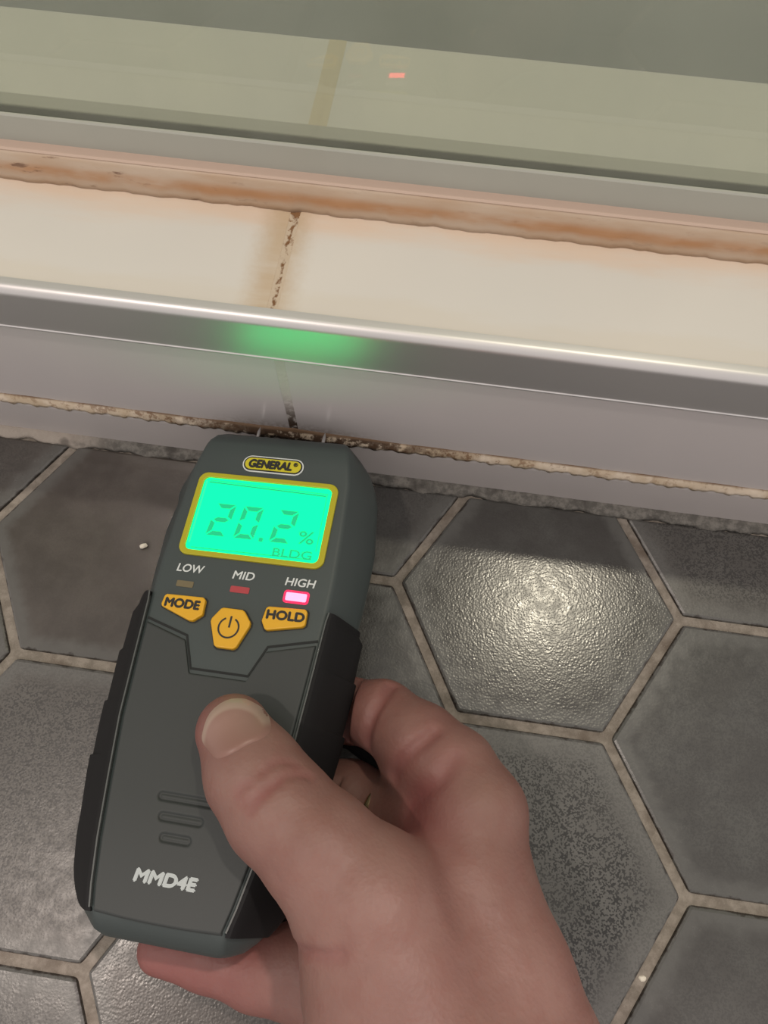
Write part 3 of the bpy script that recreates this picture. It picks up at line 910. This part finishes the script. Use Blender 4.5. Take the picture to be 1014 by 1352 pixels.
def drop(x, y, z0=1.6):
    z = z0
    for _ in range(60):
        d = float(hand_sdf(np.array([[x, y, z]]), False)[0]); z -= max(d, .0005) * .8
        if d < .001: break
    return z


# smooth the outline (closed Catmull-Rom)
def cr_loop(P, m):
    out = []; n = len(P)
    for i in range(n):
        p0, p1, p2, p3 = (np.array(P[(i + k) % n]) for k in (-1, 0, 1, 2))
        for q in range(m):
            t = q / m
            out.append(.5 * ((2 * p1) + (-p0 + p2) * t + (2 * p0 - 5 * p1 + 4 * p2 - p3) * t * t + (-p0 + 3 * p1 - 3 * p2 + p3) * t ** 3))
    return out


nl = cr_loop(NAIL, 3); nc = np.array([-1.645, -1.225])
V = []; F = []; K = 9; nn = len(nl)
for k in range(K + 1):
    f = k / K
    for p in nl:
        q = nc + (p - nc) * f if k else nc
        lift = .012 - .012 * max(0, (f - .8) / .2) ** 2
        z = drop(q[0], q[1]) if True else 0
        V.append((q[0], q[1], z + lift))
for k in range(K):
    for a in range(nn): F.append((k * nn + a, k * nn + (a + 1) % nn, (k + 1) * nn + (a + 1) % nn, (k + 1) * nn + a))
g = NT('fingernail')
X = g.xyz()
u = g.math('ADD', g.math('MULTIPLY', X[0], -.42 / S), g.math('MULTIPLY', X[1], .91 / S))   # towards the free edge
rad = g.math('SQRT', g.math('ADD', g.math('POWER', g.math('SUBTRACT', X[0], -1.640 * S), 2), g.math('POWER', g.math('SUBTRACT', X[1], -1.285 * S), 2)))
c = g.mix(g.ramp(u, -.55, -.40), (.245, .130, .105), (.28, .165, .135))
c = g.mix(g.math('MULTIPLY', g.ramp(rad, .0066, .0076), g.ramp(u, -.475, -.43)), c, (.36, .26, .21))
g.set(Base_Color=c, Roughness=.38)
nail = mesh_obj('thumbnail', V, F, g.m, hand, smooth=True)
if nail.data.polygons[nn * 3].normal.z < 0: nail.data.flip_normals()

# gold ring on the middle finger
M_gold = plain('ring_gold', (.80, .60, .34), .2, metal=1)
gap_band_pts = [(-1.35, -1.10, .33), (-1.15, -1.13, .34), (-1.02, -1.20, .36), (-.93, -1.25, .40), (-.84, -1.32, .42), (-.78, -1.38, .40)]  # black band added to stand for the dark gap between the fingers
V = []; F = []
for k, p in enumerate(gap_band_pts):
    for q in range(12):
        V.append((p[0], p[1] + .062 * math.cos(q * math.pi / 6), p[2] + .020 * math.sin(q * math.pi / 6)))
for k in range(len(gap_band_pts) - 1):
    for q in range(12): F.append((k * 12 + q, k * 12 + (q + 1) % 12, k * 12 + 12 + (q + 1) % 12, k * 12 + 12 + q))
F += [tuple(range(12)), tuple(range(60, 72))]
dark_gap_band = shade(fix_normals(mesh_obj('dark_gap_band', V, F, M_rub)), 60)
dark_gap_band.parent = meter; dark_gap_band.matrix_parent_inverse = meter.matrix_world.inverted()
A0 = Vector((-0.885, -1.529, 0.382)); ax = (Vector((-0.795, -1.558, 0.42)) - Vector((-1.075, -1.471, 0.3))).normalized()
bx_ = ax.cross(Vector((0, 0, 1))).normalized(); by_ = ax.cross(bx_)
V = []; F = []; NR = 64
for a in range(NR):
    th = 2 * math.pi * a / NR; dr = bx_ * math.cos(th) + by_ * math.sin(th)
    for (q, r) in ((-.04, .215), (-.04, .232), (-.028, .239), (.0, .232), (.028, .239), (.04, .232), (.04, .215)):
        V.append(tuple(A0 + ax * q + dr * r))
for a in range(NR):
    for k in range(7): F.append((a * 7 + k, a * 7 + (k + 1) % 7, ((a + 1) % NR) * 7 + (k + 1) % 7, ((a + 1) % NR) * 7 + k))
rg = fix_normals(mesh_obj('finger_ring', V, F, M_gold, smooth=True))
tag(rg, 'thin gold ring on the finger glimpsed beneath the thumb and forefinger', 'ring')

# ================================================================ crumbs and a fibre on the floor
M_cr = plain('plaster_white', (.72, .68, .58), .8)


def crumb(x, y, z, r, seed, label, sy=.7, rot=0):
    bm = bmesh.new(); bmesh.ops.create_icosphere(bm, subdivisions=2, radius=r * S)
    rn = random.Random(seed); cr, sr = math.cos(rot), math.sin(rot)
    for v in bm.verts:
        v.co *= rn.uniform(.78, 1.15); v.co.y *= sy; v.co.z *= .5
        v.co.x, v.co.y = v.co.x * cr - v.co.y * sr, v.co.x * sr + v.co.y * cr
    zmin = min(v.co.z for v in bm.verts)
    for v in bm.verts: v.co.z -= zmin
    me = bpy.data.meshes.new('plaster_crumb'); bm.to_mesh(me); bm.free(); me.materials.append(M_cr)
    o = bpy.data.objects.new('plaster_crumb', me); col.objects.link(o); o.location = (x * S, y * S, z * S)
    tag(o, label, 'crumb'); return o


crumb(-2.837, 0, .002, .030, 1, 'cream crumb on the dark brown tile left of the meter screen', .7, .4)
crumb(.741, -2.186, -.044, .026, 2, 'white crumb lying in the grout line at bottom right')
crumb(-.31, -1.0, -.044, .012, 3, 'tiny pale crumb in the grout just right of the forefinger')
